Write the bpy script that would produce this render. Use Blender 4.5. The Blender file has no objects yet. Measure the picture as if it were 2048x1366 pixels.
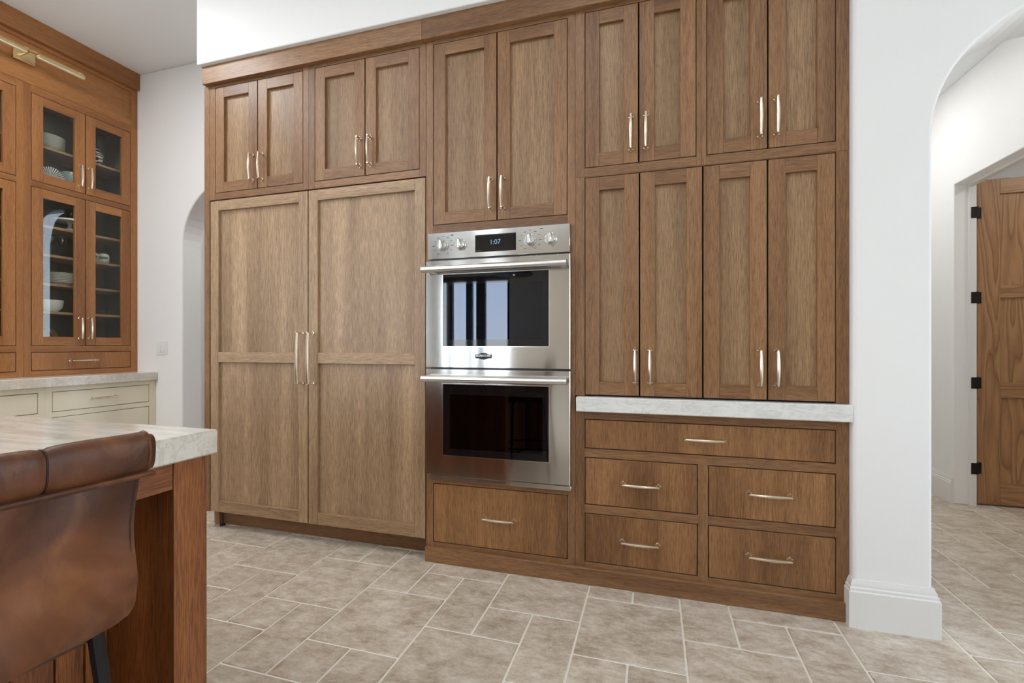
import bpy, bmesh, math, random
from mathutils import Vector, Matrix
R = random.Random(7)
C = bpy.context.scene.collection
sc = bpy.context.scene
PI = math.pi

# ------------------------------------------------------------------ camera
TH = 0.290316
cam = bpy.data.cameras.new('camera')
cam.sensor_fit = 'HORIZONTAL'; cam.sensor_width = 36.0
cam.lens = 36.0 * 941.4 / 2048.0
cam.shift_y = (691.0 - 683.0) / 2048.0
cam.clip_start = 0.05
camo = bpy.data.objects.new('camera', cam); C.objects.link(camo)
camo.location = (0, -2.25, 1.13)
camo.rotation_euler = (PI / 2, 0, TH)
sc.camera = camo
# ------------------------------------------------------------------ sky, lamps, exposure
w = bpy.data.worlds.new('sky'); sc.world = w; w.use_nodes = True
nt = w.node_tree; nt.nodes.clear()
out = nt.nodes.new('ShaderNodeOutputWorld'); bg = nt.nodes.new('ShaderNodeBackground')
tc = nt.nodes.new('ShaderNodeTexCoord'); sep = nt.nodes.new('ShaderNodeSeparateXYZ')
rmp = nt.nodes.new('ShaderNodeValToRGB')
nt.links.new(tc.outputs['Generated'], sep.inputs[0]); nt.links.new(sep.outputs['Z'], rmp.inputs[0])
rmp.color_ramp.elements[0].position = 0.0; rmp.color_ramp.elements[0].color = (0.86, 0.92, 1.0, 1)
rmp.color_ramp.elements[1].position = 0.6; rmp.color_ramp.elements[1].color = (0.42, 0.62, 1.0, 1)
nt.links.new(rmp.outputs[0], bg.inputs[0]); bg.inputs[1].default_value = 13.0
nt.links.new(bg.outputs[0], out.inputs[0])

def area(name, loc, rot, sx, sy, power, col, portal=False, spread=PI):
    l = bpy.data.lights.new(name, 'AREA'); l.shape = 'RECTANGLE'; l.size = sx; l.size_y = sy
    l.energy = power; l.color = col; l.spread = spread
    if portal: l.cycles.is_portal = True
    o = bpy.data.objects.new(name, l); C.objects.link(o); o.location = loc; o.rotation_euler = rot
    return o
def can(x, y, z, power, col=(1.0, 0.86, 0.70), size=0.16):
    l = bpy.data.lights.new('fill_lamp', 'AREA'); l.shape = 'DISK'; l.size = size; l.energy = power; l.color = col
    o = bpy.data.objects.new('fill_lamp', l); C.objects.link(o); o.location = (x, y, z)
# portals over the rear glazing and the two added side windows
area('window_portal', (-3.525, -6.84, 1.35), (PI / 2, 0, 0), 1.55, 2.6, 1, (1, 1, 1), True)
area('window_portal', (-4.45, -4.9, 1.4), (PI / 2, 0, -PI / 2), 2.8, 2.5, 1, (1, 1, 1), True)
area('window_portal', (4.59, -1.1, 1.4), (PI / 2, 0, PI / 2), 1.6, 2.5, 1, (1, 1, 1), True)
# unseen disk lamps added as fill in kitchen, hall and rooms behind
CW = (0.985, 0.99, 1.0)
for x, y, p in ((-3.15, -0.85, 62), (-1.9, -1.35, 19), (-0.4, -1.35, 14), (1.1, -1.5, 3), (-3.0, -2.6, 62), (-1.2, -3.2, 26), (0.8, -3.2, 6), (2.6, -2.2, 8), (-2.6, -5.0, 40), (0.5, -5.0, 36)):
    can(x, y, 3.36, p * 0.38, CW, 0.5)
can(1.45, 0.9, 2.98, 2.5, CW, 0.4); can(1.4, 1.9, 2.98, 7, CW, 0.4)
can(3.0, 1.2, 2.68, 9, CW, 0.4)
can(-3.0, 1.5, 2.98, 14, CW, 0.5)
sc.cycles.diffuse_bounces = 8; sc.cycles.max_bounces = 14; sc.cycles.transparent_max_bounces = 12
sc.view_settings.view_transform = 'Standard'; sc.view_settings.look = 'None'
sc.view_settings.gamma = 1.0; sc.view_settings.use_curve_mapping = False
sc.view_settings.exposure = -0.1

# ------------------------------------------------------------------ materials
def lin(r, g, b):
    f = lambda c: c / 12.92 if c <= .04045 else ((c + .055) / 1.055) ** 2.4
    return (f(r / 255), f(g / 255), f(b / 255), 1)
class NT:
    def __init__(s, name):
        s.m = bpy.data.materials.new(name); s.m.use_nodes = True; s.t = s.m.node_tree
        s.b = s.t.nodes['Principled BSDF']
    def n(s, typ, **kw):
        x = s.t.nodes.new(typ)
        for k, v in kw.items():
            if k in x.inputs.keys(): x.inputs[k].default_value = v
            else: setattr(x, k, v)
        return x
    def l(s, a, b): s.t.links.new(a, b)
    def mix(s, fac, a, b, mode='MIX'):
        x = s.t.nodes.new('ShaderNodeMix'); x.data_type = 'RGBA'; x.blend_type = mode
        for v, i in ((fac, 0), (a, 6), (b, 7)):
            if hasattr(v, 'node'): s.l(v, x.inputs[i])
            else: x.inputs[i].default_value = v
        return x.outputs[2]
    def ramp(s, src, stops):
        x = s.t.nodes.new('ShaderNodeValToRGB'); e = x.color_ramp.elements
        while len(e) < len(stops): e.new(0.5)
        for el, (p, c) in zip(e, stops):
            el.position = p; el.color = c if len(c) == 4 else (*c, 1)
        s.l(src, x.inputs[0]); return x.outputs[0]
    def math(s, op, a, b=0.0):
        x = s.t.nodes.new('ShaderNodeMath'); x.operation = op
        for v, i in ((a, 0), (b, 1)):
            if hasattr(v, 'node'): s.l(v, x.inputs[i])
            else: x.inputs[i].default_value = v
        return x.outputs[0]
    def bump(s, h, strength, dist=0.002):
        x = s.n('ShaderNodeBump'); x.inputs['Strength'].default_value = strength; x.inputs['Distance'].default_value = dist
        s.l(h, x.inputs['Height']); s.l(x.outputs[0], s.b.inputs['Normal'])
    def coords(s, jitter=True, island=True):
        t = s.n('ShaderNodeTexCoord'); src = t.outputs['Object']
        if jitter:
            oi = s.n('ShaderNodeObjectInfo'); v = s.n('ShaderNodeVectorMath', operation='ADD')
            r = oi.outputs['Random']
            if island:
                g = s.n('ShaderNodeNewGeometry'); r = s.math('ADD', r, g.outputs['Random Per Island'])
            r = s.math('MULTIPLY', r, 37.0)
            cb = s.n('ShaderNodeCombineXYZ')
            for i in range(3): s.l(r, cb.inputs[i])
            s.l(src, v.inputs[0]); s.l(cb.outputs[0], v.inputs[1]); src = v.outputs[0]
        return src
def plain(name, col, rough=0.5, metal=0.0, **kw):
    m = NT(name); m.b.inputs['Base Color'].default_value = col
    m.b.inputs['Roughness'].default_value = rough; m.b.inputs['Metallic'].default_value = metal
    for k, v in kw.items(): m.b.inputs[k].default_value = v
    return m.m
def wood(name, light, dark, axis, band=7.0, contrast=1.0, rough=0.42, strips=0):
    m = NT(name); src = m.coords()
    def mp(scale, along):
        x = m.n('ShaderNodeMapping'); sc_ = [scale] * 3; sc_[axis] = along
        x.inputs['Scale'].default_value = sc_; m.l(src, x.inputs[0]); return x.outputs[0]
    def noise(scale, along, det=2.0, dist=0.0):
        x = m.n('ShaderNodeTexNoise'); x.inputs['Scale'].default_value = 1.0; x.inputs['Detail'].default_value = det
        x.inputs['Distortion'].default_value = dist; m.l(mp(scale, along), x.inputs['Vector']); return x.outputs[0]
    bands = noise(band, band * .06, 1.5)
    mid = noise(band * 5, band * .22, 3.0, .4)
    fine = noise(340, 15, 3.0, .25)
    pore = noise(620, 30, 2.0)
    mean = tuple((a * .55 + b * .45) for a, b in zip(light, dark))
    c1 = m.ramp(bands, [(.3, dark), (.5, mean), (.7, light)])
    c2 = m.ramp(mid, [(.3, dark), (.7, light)])
    c = m.mix(.28, c1, c2)
    g = m.ramp(fine, [(.32, (.52, .48, .44)), (.64, (1.2, 1.2, 1.2))])
    c = m.mix(.75 * contrast, c, m.mix(1.0, c, g, 'MULTIPLY'))
    p = m.ramp(pore, [(.34, (.55, .5, .46)), (.46, (1, 1, 1))])
    c = m.mix(.7 * contrast, c, m.mix(1.0, c, p, 'MULTIPLY'))
    if strips:
        sp = m.n('ShaderNodeSeparateXYZ'); m.l(src, sp.inputs[0])
        k = m.math('ADD', sp.outputs['X'], sp.outputs['Y']) if axis == 2 else sp.outputs['Z']
        wn = m.n('ShaderNodeTexWhiteNoise', noise_dimensions='1D')
        m.l(m.math('FLOOR', m.math('MULTIPLY', k, 1 / strips)), wn.inputs['W'])
        c = m.mix(1.0, c, m.ramp(wn.outputs['Value'], [(0, (.90, .885, .87)), (1, (1.07, 1.07, 1.07))]), 'MULTIPLY')
    gi = m.n('ShaderNodeNewGeometry')
    t = m.ramp(gi.outputs['Random Per Island'], [(0, (.94, .93, .92)), (1, (1.05, 1.05, 1.05))])
    c = m.mix(1.0, c, t, 'MULTIPLY')
    m.l(c, m.b.inputs['Base Color']); m.b.inputs['Roughness'].default_value = rough
    m.bump(fine, .12, .001)
    return m.m
def woods(name, light, dark, **kw):
    return [wood(name + '_' + 'xyz'[a], light, dark, a, **kw) for a in range(3)]
OAK = woods('stained_oak', lin(162, 121, 83), lin(118, 82, 53))
OAKR = woods('stained_oak_door_veneer', lin(176, 143, 107), lin(136, 105, 74), band=9.0, strips=.115)
OAKP = woods('stained_oak_veneer', lin(188, 158, 124), lin(148, 119, 89), band=9.0, strips=.115)
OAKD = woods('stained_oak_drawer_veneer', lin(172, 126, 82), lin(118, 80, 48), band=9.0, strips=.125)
HUT = woods('amber_oak', lin(178, 122, 70), lin(130, 82, 43), contrast=.7)
ISL = woods('reddish_oak', lin(170, 106, 56), lin(108, 61, 30), contrast=1.15)
def cathedral(name, light, dark, axis):
    m = NT(name); src = m.coords()
    x = m.n('ShaderNodeMapping'); s = [9.0] * 3; s[axis] = 0.9
    x.inputs['Scale'].default_value = s; m.l(src, x.inputs[0])
    nz = m.n('ShaderNodeTexNoise'); nz.inputs['Scale'].default_value = 1.0; nz.inputs['Detail'].default_value = 1.0
    m.l(x.outputs[0], nz.inputs['Vector'])
    rings = m.math('FRACT', m.math('MULTIPLY', nz.outputs[0], 11.0))
    y = m.n('ShaderNodeMapping'); s = [260.0] * 3; s[axis] = 12.0
    y.inputs['Scale'].default_value = s; m.l(src, y.inputs[0])
    fz = m.n('ShaderNodeTexNoise'); fz.inputs['Scale'].default_value = 1.0; m.l(y.outputs[0], fz.inputs['Vector'])
    mean = tuple((a + b) / 2 for a, b in zip(light, dark))
    c = m.ramp(rings, [(0.0, mean), (.55, light), (.8, light), (.95, tuple(a * .5 + b * .5 for a, b in zip(mean, dark))), (1.0, mean)])
    p = m.ramp(fz.outputs[0], [(.35, (.72, .7, .68)), (.5, (1, 1, 1))])
    c = m.mix(.6, c, m.mix(1.0, c, p, 'MULTIPLY'))
    m.l(c, m.b.inputs['Base Color']); m.b.inputs['Roughness'].default_value = .42
    return m.m
DOORW = [cathedral('plain_sawn_oak_' + 'xyz'[a], lin(172, 128, 86), lin(112, 74, 45), a) for a in range(3)]
def plaster():
    m = NT('white_plaster'); t = m.n('ShaderNodeTexCoord')
    a = m.n('ShaderNodeTexNoise'); a.inputs['Scale'].default_value = 5.0; a.inputs['Detail'].default_value = 5.0
    m.l(t.outputs['Object'], a.inputs['Vector'])
    m.b.inputs['Base Color'].default_value = (.865, .86, .845, 1); m.b.inputs['Roughness'].default_value = .6
    m.bump(m.ramp(a.outputs[0], [(.42, (0, 0, 0)), (.62, (1, 1, 1))]), .10, .004)
    return m.m
PLASTER = plaster()
CEIL = plain('ceiling_paint', (.86, .88, .885, 1), .8)
TRIM = plain('trim_paint', (.80, .79, .765, 1), .35)
CREAM = plain('cream_paint', lin(226, 217, 194), .35)
GAP = plain('gap_shade_paint', lin(28, 21, 16), .9)  # shadow of the door gaps put into a near-black carcass colour
def travertine():
    m = NT('beige_stone_tile'); t = m.n('ShaderNodeNewGeometry'); oi = m.n('ShaderNodeObjectInfo')
    cb = m.n('ShaderNodeCombineXYZ'); r = m.math('MULTIPLY', oi.outputs['Random'], 23.0)
    for i in range(3): m.l(r, cb.inputs[i])
    v = m.n('ShaderNodeVectorMath', operation='ADD'); m.l(t.outputs['Position'], v.inputs[0]); m.l(cb.outputs[0], v.inputs[1])
    mp = m.n('ShaderNodeMapping'); mp.inputs['Scale'].default_value = (.75, 1.25, 1); m.l(v.outputs[0], mp.inputs[0])
    def nz(s, d, rg=.6, dist=0.0):
        x = m.n('ShaderNodeTexNoise'); x.inputs['Scale'].default_value = s; x.inputs['Detail'].default_value = d
        x.inputs['Roughness'].default_value = rg; x.inputs['Distortion'].default_value = dist
        m.l(mp.outputs[0], x.inputs['Vector']); return x.outputs[0]
    c = m.ramp(nz(5, 4), [(.3, lin(176, 160, 140)), (.5, lin(196, 183, 165)), (.7, lin(210, 200, 184))])
    c = m.mix(.75, c, m.ramp(nz(13, 8, .8, .25), [(.36, lin(150, 131, 110)), (.5, lin(194, 180, 162)), (.66, lin(226, 218, 206))]))
    c = m.mix(m.ramp(nz(52, 6, .8), [(.54, (0, 0, 0)), (.70, (.75, .75, .75))]), c, lin(214, 205, 191))
    c = m.mix(m.ramp(nz(34, 7, .85, .1), [(.30, (.7, .7, .7)), (.45, (0, 0, 0))]), c, lin(140, 118, 96))
    c = m.mix(1.0, c, m.ramp(oi.outputs['Random'], [(0, (.93, .925, .915)), (1, (1.06, 1.06, 1.06))]), 'MULTIPLY')
    m.l(c, m.b.inputs['Base Color']); m.b.inputs['Roughness'].default_value = .42
    m.bump(nz(16, 6, .7, .6), .12, .004)
    return m.m
TILE = travertine()
GROUT = plain('pale_grout', lin(236, 230, 218), .85)
def quartzite(name, base, vein, warm, s=1.0, ang=0.0, stretch=(1, 1, 1), strength=.8, dist=1.0):
    m = NT(name); t = m.n('ShaderNodeTexCoord')
    mp = m.n('ShaderNodeMapping'); mp.inputs['Scale'].default_value = stretch; mp.inputs['Rotation'].default_value = (0, ang, ang * .3)
    m.l(t.outputs['Object'], mp.inputs[0])
    def nz(sc_, d, dist=0.0, rg=.55):
        x = m.n('ShaderNodeTexNoise'); x.inputs['Scale'].default_value = sc_ * s; x.inputs['Detail'].default_value = d
        x.inputs['Distortion'].default_value = dist; x.inputs['Roughness'].default_value = rg
        m.l(mp.outputs[0], x.inputs['Vector']); return x.outputs[0]
    c = m.mix(m.ramp(nz(3.5, 4, .8 * dist), [(.4, (0, 0, 0)), (.65, (.8, .8, .8))]), base, warm)
    n2 = m.math('ABSOLUTE', m.math('SUBTRACT', nz(5.5, 6, 1.4 * dist, .62), .5))
    c = m.mix(m.ramp(n2, [(0, (strength,) * 3), (.045, (0, 0, 0))]), c, vein)
    c = m.mix(m.ramp(nz(20, 5, .5), [(.5, (0, 0, 0)), (.75, (strength * .6,) * 3)]), c, vein)
    m.l(c, m.b.inputs['Base Color']); m.b.inputs['Roughness'].default_value = .16
    return m.m
SLABW = quartzite('white_marble', lin(232, 231, 227), lin(176, 176, 176), lin(221, 220, 216), 1.6, .8, (.8, 1, 2.4), .34)
SLABI = quartzite('veined_quartzite', lin(224, 218, 206), lin(166, 157, 143), lin(206, 196, 180), 1.0, .0, (.45, 3.2, 2.6), .32, .25)
BRASS = plain('champagne_brass', (.78, .67, .53, 1), .27, 1.0)
LAMPB = plain('satin_brass', (.83, .66, .36, 1), .3, 1.0)
STEEL = NT('brushed_steel')
STEEL.b.inputs['Base Color'].default_value = (.60, .585, .56, 1); STEEL.b.inputs['Metallic'].default_value = 1.0
STEEL.b.inputs['Roughness'].default_value = .22; STEEL.b.inputs['Anisotropic'].default_value = .9
_g = STEEL.n('ShaderNodeTangent'); _g.direction_type = 'RADIAL'; _g.axis = 'X'; STEEL.l(_g.outputs[0], STEEL.b.inputs['Tangent'])
_t = STEEL.n('ShaderNodeTexCoord'); _m = STEEL.n('ShaderNodeMapping'); _m.inputs['Scale'].default_value = (3, 3, 2200)
_n = STEEL.n('ShaderNodeTexNoise'); _n.inputs['Scale'].default_value = 1.0
STEEL.l(_t.outputs['Object'], _m.inputs[0]); STEEL.l(_m.outputs[0], _n.inputs['Vector'])
STEEL.l(STEEL.ramp(_n.outputs[0], [(.3, (.095,) * 3), (.7, (.125,) * 3)]), STEEL.b.inputs['Roughness'])
STEEL = STEEL.m
SATIN = plain('satin_steel', (.74, .73, .70, 1), .30, 1.0)
CHROME = plain('polished_steel', (.80, .79, .77, 1), .16, 1.0)
BLACK = plain('black_plastic', (.012, .012, .013, 1), .4)
BLKGL = plain('black_glass', (.006, .006, .007, 1), .03)
BRONZE = plain('dark_bronze', (.022, .016, .013, 1), .4, .6)
IRON = plain('black_iron', (.018, .017, .017, 1), .42, .5)
CERAM = plain('white_ceramic', lin(222, 222, 212), .2)
BLUEG = plain('grey_blue_glaze', lin(88, 98, 104), .25)
AQUA = plain('pale_aqua_glaze', lin(150, 165, 156), .25)
CELAD = plain('grey_green_glaze', lin(120, 132, 128), .3)
WICK = plain('straw', lin(176, 140, 92), .8)
PRINT = plain('grey_print', (.06, .06, .06, 1), .5)
SWITCHP = plain('switch_plastic', (.82, .82, .81, 1), .3)
BOOKP = plain('tan_card', lin(160, 132, 96), .7)
MUNT = plain('black_window_frame', (.012, .012, .014, 1), .4)
SOIL = plain('pale_bounce_ground', lin(196, 192, 182), .95)  # unseen ground made pale to bounce daylight up to the ceiling
TAUPE = plain('taupe_paint', lin(172, 160, 144), .7)
HOUSE = plain('far_house', lin(150, 140, 128), .9)
DARKIN = plain('interior_shade_paint', lin(124, 117, 102), .6)  # dimness inside the glass cabinets put into a grey-brown paint
ENAM = plain('oven_enamel', (.02, .02, .024, 1), .25)
def glass(name, tint, refl=1.0, rough=.0, ior=1.5):
    m = NT(name); m.t.nodes.remove(m.b)
    o = m.t.nodes['Material Output']; tr = m.n('ShaderNodeBsdfTransparent'); gl = m.n('ShaderNodeBsdfGlossy')
    tr.inputs[0].default_value = tint; gl.inputs['Roughness'].default_value = rough
    gl.inputs[0].default_value = (*((refl,) * 3 if isinstance(refl, float) else refl), 1)
    fr = m.n('ShaderNodeFresnel'); fr.inputs[0].default_value = ior; mx = m.n('ShaderNodeMixShader')
    ge = m.n('ShaderNodeNewGeometry')
    m.l(m.math('MULTIPLY', fr.outputs[0], m.math('SUBTRACT', 1.0, ge.outputs['Backfacing'])), mx.inputs[0]); m.l(tr.outputs[0], mx.inputs[1]); m.l(gl.outputs[0], mx.inputs[2]); m.l(mx.outputs[0], o.inputs[0])
    return m.m
PANE = glass('clear_pane', (.93, .94, .93, 1), .9)
OVGL = glass('tinted_oven_glass', (.07, .07, .08, 1), (.76, .82, 1.0), 0.0, 1.62)
GLASSW = glass('clear_glassware', (.93, .95, .94, 1), 1.0, 0, 1.6)
def emit(name, col, s):
    m = NT(name); m.b.inputs['Base Color'].default_value = (0, 0, 0, 1)
    m.b.inputs['Emission Color'].default_value = col; m.b.inputs['Emission Strength'].default_value = s
    return m.m
LEDT = emit('clock_digits', (.45, .7, 1.0, 1), .55)
BULB = emit('lamp_bulb', (1.0, .88, .68, 1), 60.0)
def leather():
    m = NT('brown_leather'); src = m.coords(True, False)
    def nz(s, d, dist=0.0, z=1.0):
        mp = m.n('ShaderNodeMapping'); mp.inputs['Scale'].default_value = (1, 1, z); m.l(src, mp.inputs[0])
        x = m.n('ShaderNodeTexNoise'); x.inputs['Scale'].default_value = s; x.inputs['Detail'].default_value = d
        x.inputs['Distortion'].default_value = dist; m.l(mp.outputs[0], x.inputs['Vector']); return x.outputs[0]
    c = m.ramp(nz(7, 4, .6), [(.32, lin(60, 32, 18)), (.5, lin(92, 53, 30)), (.70, lin(130, 80, 46))])
    c = m.mix(m.ramp(nz(14, 5, 1.0, .5), [(.56, (0, 0, 0)), (.78, (.6, .6, .6))]), c, lin(150, 102, 62))
    m.l(c, m.b.inputs['Base Color'])
    m.l(m.ramp(nz(9, 4), [(.3, (.34,) * 3), (.7, (.52,) * 3)]), m.b.inputs['Roughness']); m.b.inputs['Specular IOR Level'].default_value = .36
    h = m.mix(.5, nz(260, 3), nz(10, 4, 1.2, .45)); m.bump(h, .22, .003)
    return m.m
LEATH = leather()
STITCH = plain('brown_thread', lin(58, 36, 26), .7)
def radial():
    m = NT('black_and_white_radial_glaze'); t = m.n('ShaderNodeTexCoord'); s = m.n('ShaderNodeSeparateXYZ'); m.l(t.outputs['Object'], s.inputs[0])
    an = m.math('ARCTAN2', s.outputs['Z'], s.outputs['Y'])
    st = m.math('GREATER_THAN', m.math('SINE', m.math('MULTIPLY', an, 34.0)), .25)
    rr = m.math('SQRT', m.math('ADD', m.math('POWER', s.outputs['Y'], 2.0), m.math('POWER', s.outputs['Z'], 2.0)))
    c = m.mix(st, lin(222, 222, 212), lin(46, 46, 46))
    c = m.mix(m.math('LESS_THAN', rr, .021), c, lin(80, 80, 78))
    m.l(c, m.b.inputs['Base Color']); m.b.inputs['Roughness'].default_value = .3
    return m.m
RADIAL = radial()
def zebra():
    m = NT('striped_glaze'); t = m.n('ShaderNodeTexCoord')
    wv = m.n('ShaderNodeTexWave'); wv.bands_direction = 'Z'; wv.inputs['Scale'].default_value = 14; wv.inputs['Distortion'].default_value = 7; wv.inputs['Detail Scale'].default_value = 2
    m.l(t.outputs['Object'], wv.inputs['Vector'])
    m.l(m.ramp(wv.outputs['Color'], [(.42, lin(225, 225, 218)), (.5, lin(30, 30, 30))]), m.b.inputs['Base Color']); m.b.inputs['Roughness'].default_value = .3
    return m.m
ZEBRA = zebra()

# ------------------------------------------------------------------ mesh helpers
ORG = {}
class MB:
    def __init__(s): s.v = []; s.f = []; s.m = []
    def add(s, vs, fs, m=0):
        o = len(s.v); s.v += [tuple(x) for x in vs]; s.f += [tuple(i + o for i in f) for f in fs]; s.m += [m] * len(fs); return s
    def box(s, x0, x1, y0, y1, z0, z1, m=0, c=0.0):
        x0, x1 = sorted((x0, x1)); y0, y1 = sorted((y0, y1)); z0, z1 = sorted((z0, z1))
        if c <= 0:
            vs = [(x, y, z) for x in (x0, x1) for y in (y0, y1) for z in (z0, z1)]
            return s.add(vs, [(0, 1, 3, 2), (4, 6, 7, 5), (0, 4, 5, 1), (2, 3, 7, 6), (0, 2, 6, 4), (1, 5, 7, 3)], m)
        c = min(c, .45 * min(x1 - x0, y1 - y0, z1 - z0))
        vs = []; idx = {}
        for i in (0, 1):
            for j in (0, 1):
                for k in (0, 1):
                    p = [(x0, x1)[i], (y0, y1)[j], (z0, z1)[k]]; sg = [(1, -1)[i], (1, -1)[j], (1, -1)[k]]
                    for ax in range(3):
                        q = [p[t] + (0 if t == ax else sg[t] * c) for t in range(3)]
                        idx[(i, j, k, ax)] = len(vs); vs.append(q)
        fs = []
        for ax in range(3):
            o = [t for t in range(3) if t != ax]
            for sd in (0, 1):
                q = []
                for a, b in ((0, 0), (1, 0), (1, 1), (0, 1)):
                    t = [0, 0, 0]; t[ax] = sd; t[o[0]] = a; t[o[1]] = b; q.append(idx[(*t, ax)])
                fs.append(q)
            for a in (0, 1):
                for b in (0, 1):
                    t0 = [0, 0, 0]; t0[o[0]] = a; t0[o[1]] = b; t1 = list(t0); t1[ax] = 1
                    fs.append([idx[(*t0, o[0])], idx[(*t1, o[0])], idx[(*t1, o[1])], idx[(*t0, o[1])]])
        for i in (0, 1):
            for j in (0, 1):
                for k in (0, 1): fs.append([idx[(i, j, k, a)] for a in range(3)])
        return s.add(vs, fs, m)
    def fbox(s, F, a0, a1, d0, d1, z0, z1, m=0, c=0.0):
        p = F(a0, d0, z0); q = F(a1, d1, z1)
        return s.box(p[0], q[0], p[1], q[1], p[2], q[2], m, c)
    def tube(s, pts, rad, n=10, m=0, cap=True, sq=1.0, ref=(0, 0, 1)):
        pts = [Vector(p) for p in pts]; k = len(pts)
        if not hasattr(rad, '__len__'): rad = [rad] * k
        vs = []; nrm = None
        for i, p in enumerate(pts):
            t = (pts[min(i + 1, k - 1)] - pts[max(i - 1, 0)]).normalized()
            if nrm is None:
                nrm = Vector(ref)
                if abs(nrm.dot(t)) > .9: nrm = Vector((1, 0, 0))
            nrm = (nrm - t * nrm.dot(t)).normalized(); b = t.cross(nrm)
            for j in range(n):
                a = 2 * PI * j / n; vs.append(p + (nrm * math.cos(a) + b * math.sin(a) * sq) * rad[i])
        fs = [(i * n + j, i * n + (j + 1) % n, (i + 1) * n + (j + 1) % n, (i + 1) * n + j) for i in range(k - 1) for j in range(n)]
        if cap: fs += [tuple(range(n)), tuple(range((k - 1) * n, k * n))]
        return s.add(vs, fs, m)
    def lathe(s, prof, c=(0, 0, 0), n=24, m=0, axis=(0, 0, 1)):
        q = Vector((0, 0, 1)).rotation_difference(Vector(axis)); vs = []; fs = []
        for r, z in prof:
            for j in range(n):
                a = 2 * PI * j / n; vs.append(Vector(c) + q @ Vector((r * math.cos(a), r * math.sin(a), z)))
        k = len(prof)
        for i in range(k - 1):
            for j in range(n): fs.append((i * n + j, i * n + (j + 1) % n, (i + 1) * n + (j + 1) % n, (i + 1) * n + j))
        if prof[0][0] > 1e-6: fs.append(tuple(range(n)))
        if prof[-1][0] > 1e-6: fs.append(tuple(range((k - 1) * n, k * n)))
        return s.add(vs, fs, m)
    def prism(s, poly, f0, f1, m=0):
        n = len(poly); vs = [f0(p) for p in poly] + [f1(p) for p in poly]
        fs = [tuple(range(n)), tuple(range(n, 2 * n))] + [(i, (i + 1) % n, n + (i + 1) % n, n + i) for i in range(n)]
        return s.add(vs, fs, m)
    def sweep(s, prof, path, side=1, m=0):
        # prof (t, z): t measured outward from a wall path in plan
        n = len(prof); P = [Vector((p[0], p[1])) for p in path]; vs = []
        for i, p in enumerate(P):
            d0 = (P[i] - P[i - 1]).normalized() if i else None
            d1 = (P[i + 1] - P[i]).normalized() if i < len(P) - 1 else None
            d0 = d0 or d1; d1 = d1 or d0
            n0 = Vector((d0.y, -d0.x)) * side; n1 = Vector((d1.y, -d1.x)) * side
            mi = (n0 + n1).normalized(); mi = mi / max(.2, mi.dot(n0))
            for t, z in prof: vs.append((p.x + mi.x * t, p.y + mi.y * t, z))
        fs = [(i * n + j, i * n + (j + 1) % n, (i + 1) * n + (j + 1) % n, (i + 1) * n + j) for i in range(len(P) - 1) for j in range(n)]
        fs += [tuple(range(n)), tuple(range((len(P) - 1) * n, len(P) * n))]
        return s.add(vs, fs, m)
    def mesh(s, name, mats, off=(0, 0, 0), smooth=True, weld=True):
        me = bpy.data.meshes.new(name)
        me.from_pydata([(x - off[0], y - off[1], z - off[2]) for x, y, z in s.v], [], s.f)
        for mm in (mats if isinstance(mats, (list, tuple)) else [mats]): me.materials.append(mm)
        me.polygons.foreach_set('material_index', s.m)
        bm = bmesh.new(); bm.from_mesh(me)
        if weld: bmesh.ops.remove_doubles(bm, verts=bm.verts, dist=1e-6)
        bmesh.ops.recalc_face_normals(bm, faces=bm.faces); bm.to_mesh(me); bm.free()
        if smooth:
            me.shade_smooth(); me.set_sharp_from_angle(angle=.62)
        return me
def place(name, me, parent=None, world=(0, 0, 0), label=None):
    o = bpy.data.objects.new(name, me); C.objects.link(o); ORG[o] = tuple(world)
    po = (0, 0, 0)
    if parent is not None: o.parent = parent; po = ORG[parent]
    o.location = tuple(a - b for a, b in zip(world, po))
    if label: o['label'] = label
    return o
def part(name, mb, mats, parent, label=None, weld=False, smooth=True):
    og = ORG[parent]; return place(name, mb.mesh(name, mats, og, smooth, weld), parent, og, label)
def thing(name, label, cat, loc, group=None):
    o = bpy.data.objects.new(name, None); C.objects.link(o); o.location = loc; ORG[o] = tuple(loc)
    o.empty_display_size = .05; o['label'] = label; o['category'] = cat
    if group: o['group'] = group
    return o
def solo(name, mb, mats, label, cat, loc, group=None, weld=False):
    o = place(name, mb.mesh(name, mats, loc, True, weld), None, loc, label); o['category'] = cat
    if group: o['group'] = group
    return o
def struct(name, mb, mats, parent=None, bevel=0.0, weld=True, smooth=True):
    o = place(name, mb.mesh(name, mats, (0, 0, 0), smooth, weld), parent)
    o['kind'] = 'structure'
    if bevel:
        b = o.modifiers.new('bevel', 'BEVEL'); b.width = bevel; b.segments = 3; b.limit_method = 'ANGLE'; b.angle_limit = math.radians(50); b.harden_normals = False
    return o

# ------------------------------------------------------------------ room
CH = 3.372          # kitchen ceiling
def arch_pts(cx, r, z0, n=28):
    return [(cx - r * math.cos(PI * i / n), z0 + r * math.sin(PI * i / n)) for i in range(n + 1)]
mb = MB()
A = arch_pts(1.52, .48, 1.95)
mb.prism([(.775, 0), (1.04, 0)] + A + [(2.0, 0), (4.6, 0), (4.6, CH), (.775, CH)], lambda p: (p[0], -.035, p[1]), lambda p: (p[0], .27, p[1]))
struct('wall_right', mb, PLASTER, bevel=.012, smooth=False)
mb = MB()
A = arch_pts(-3.12, .485, 1.93); A = A[:15] + [(x + .22, z) for x, z in A[14:]]
mb.prism([(-4.46, 0), (-3.605, 0)] + A + [(-2.415, 0), (.775, 0), (.775, CH), (-4.46, CH)], lambda p: (p[0], .6, p[1]), lambda p: (p[0], .775, p[1]))
struct('wall_back', mb, PLASTER, bevel=.012, smooth=False)
mb = MB(); mb.box(-2.66, .7745, -.055, .6, 2.837, CH)
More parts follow.
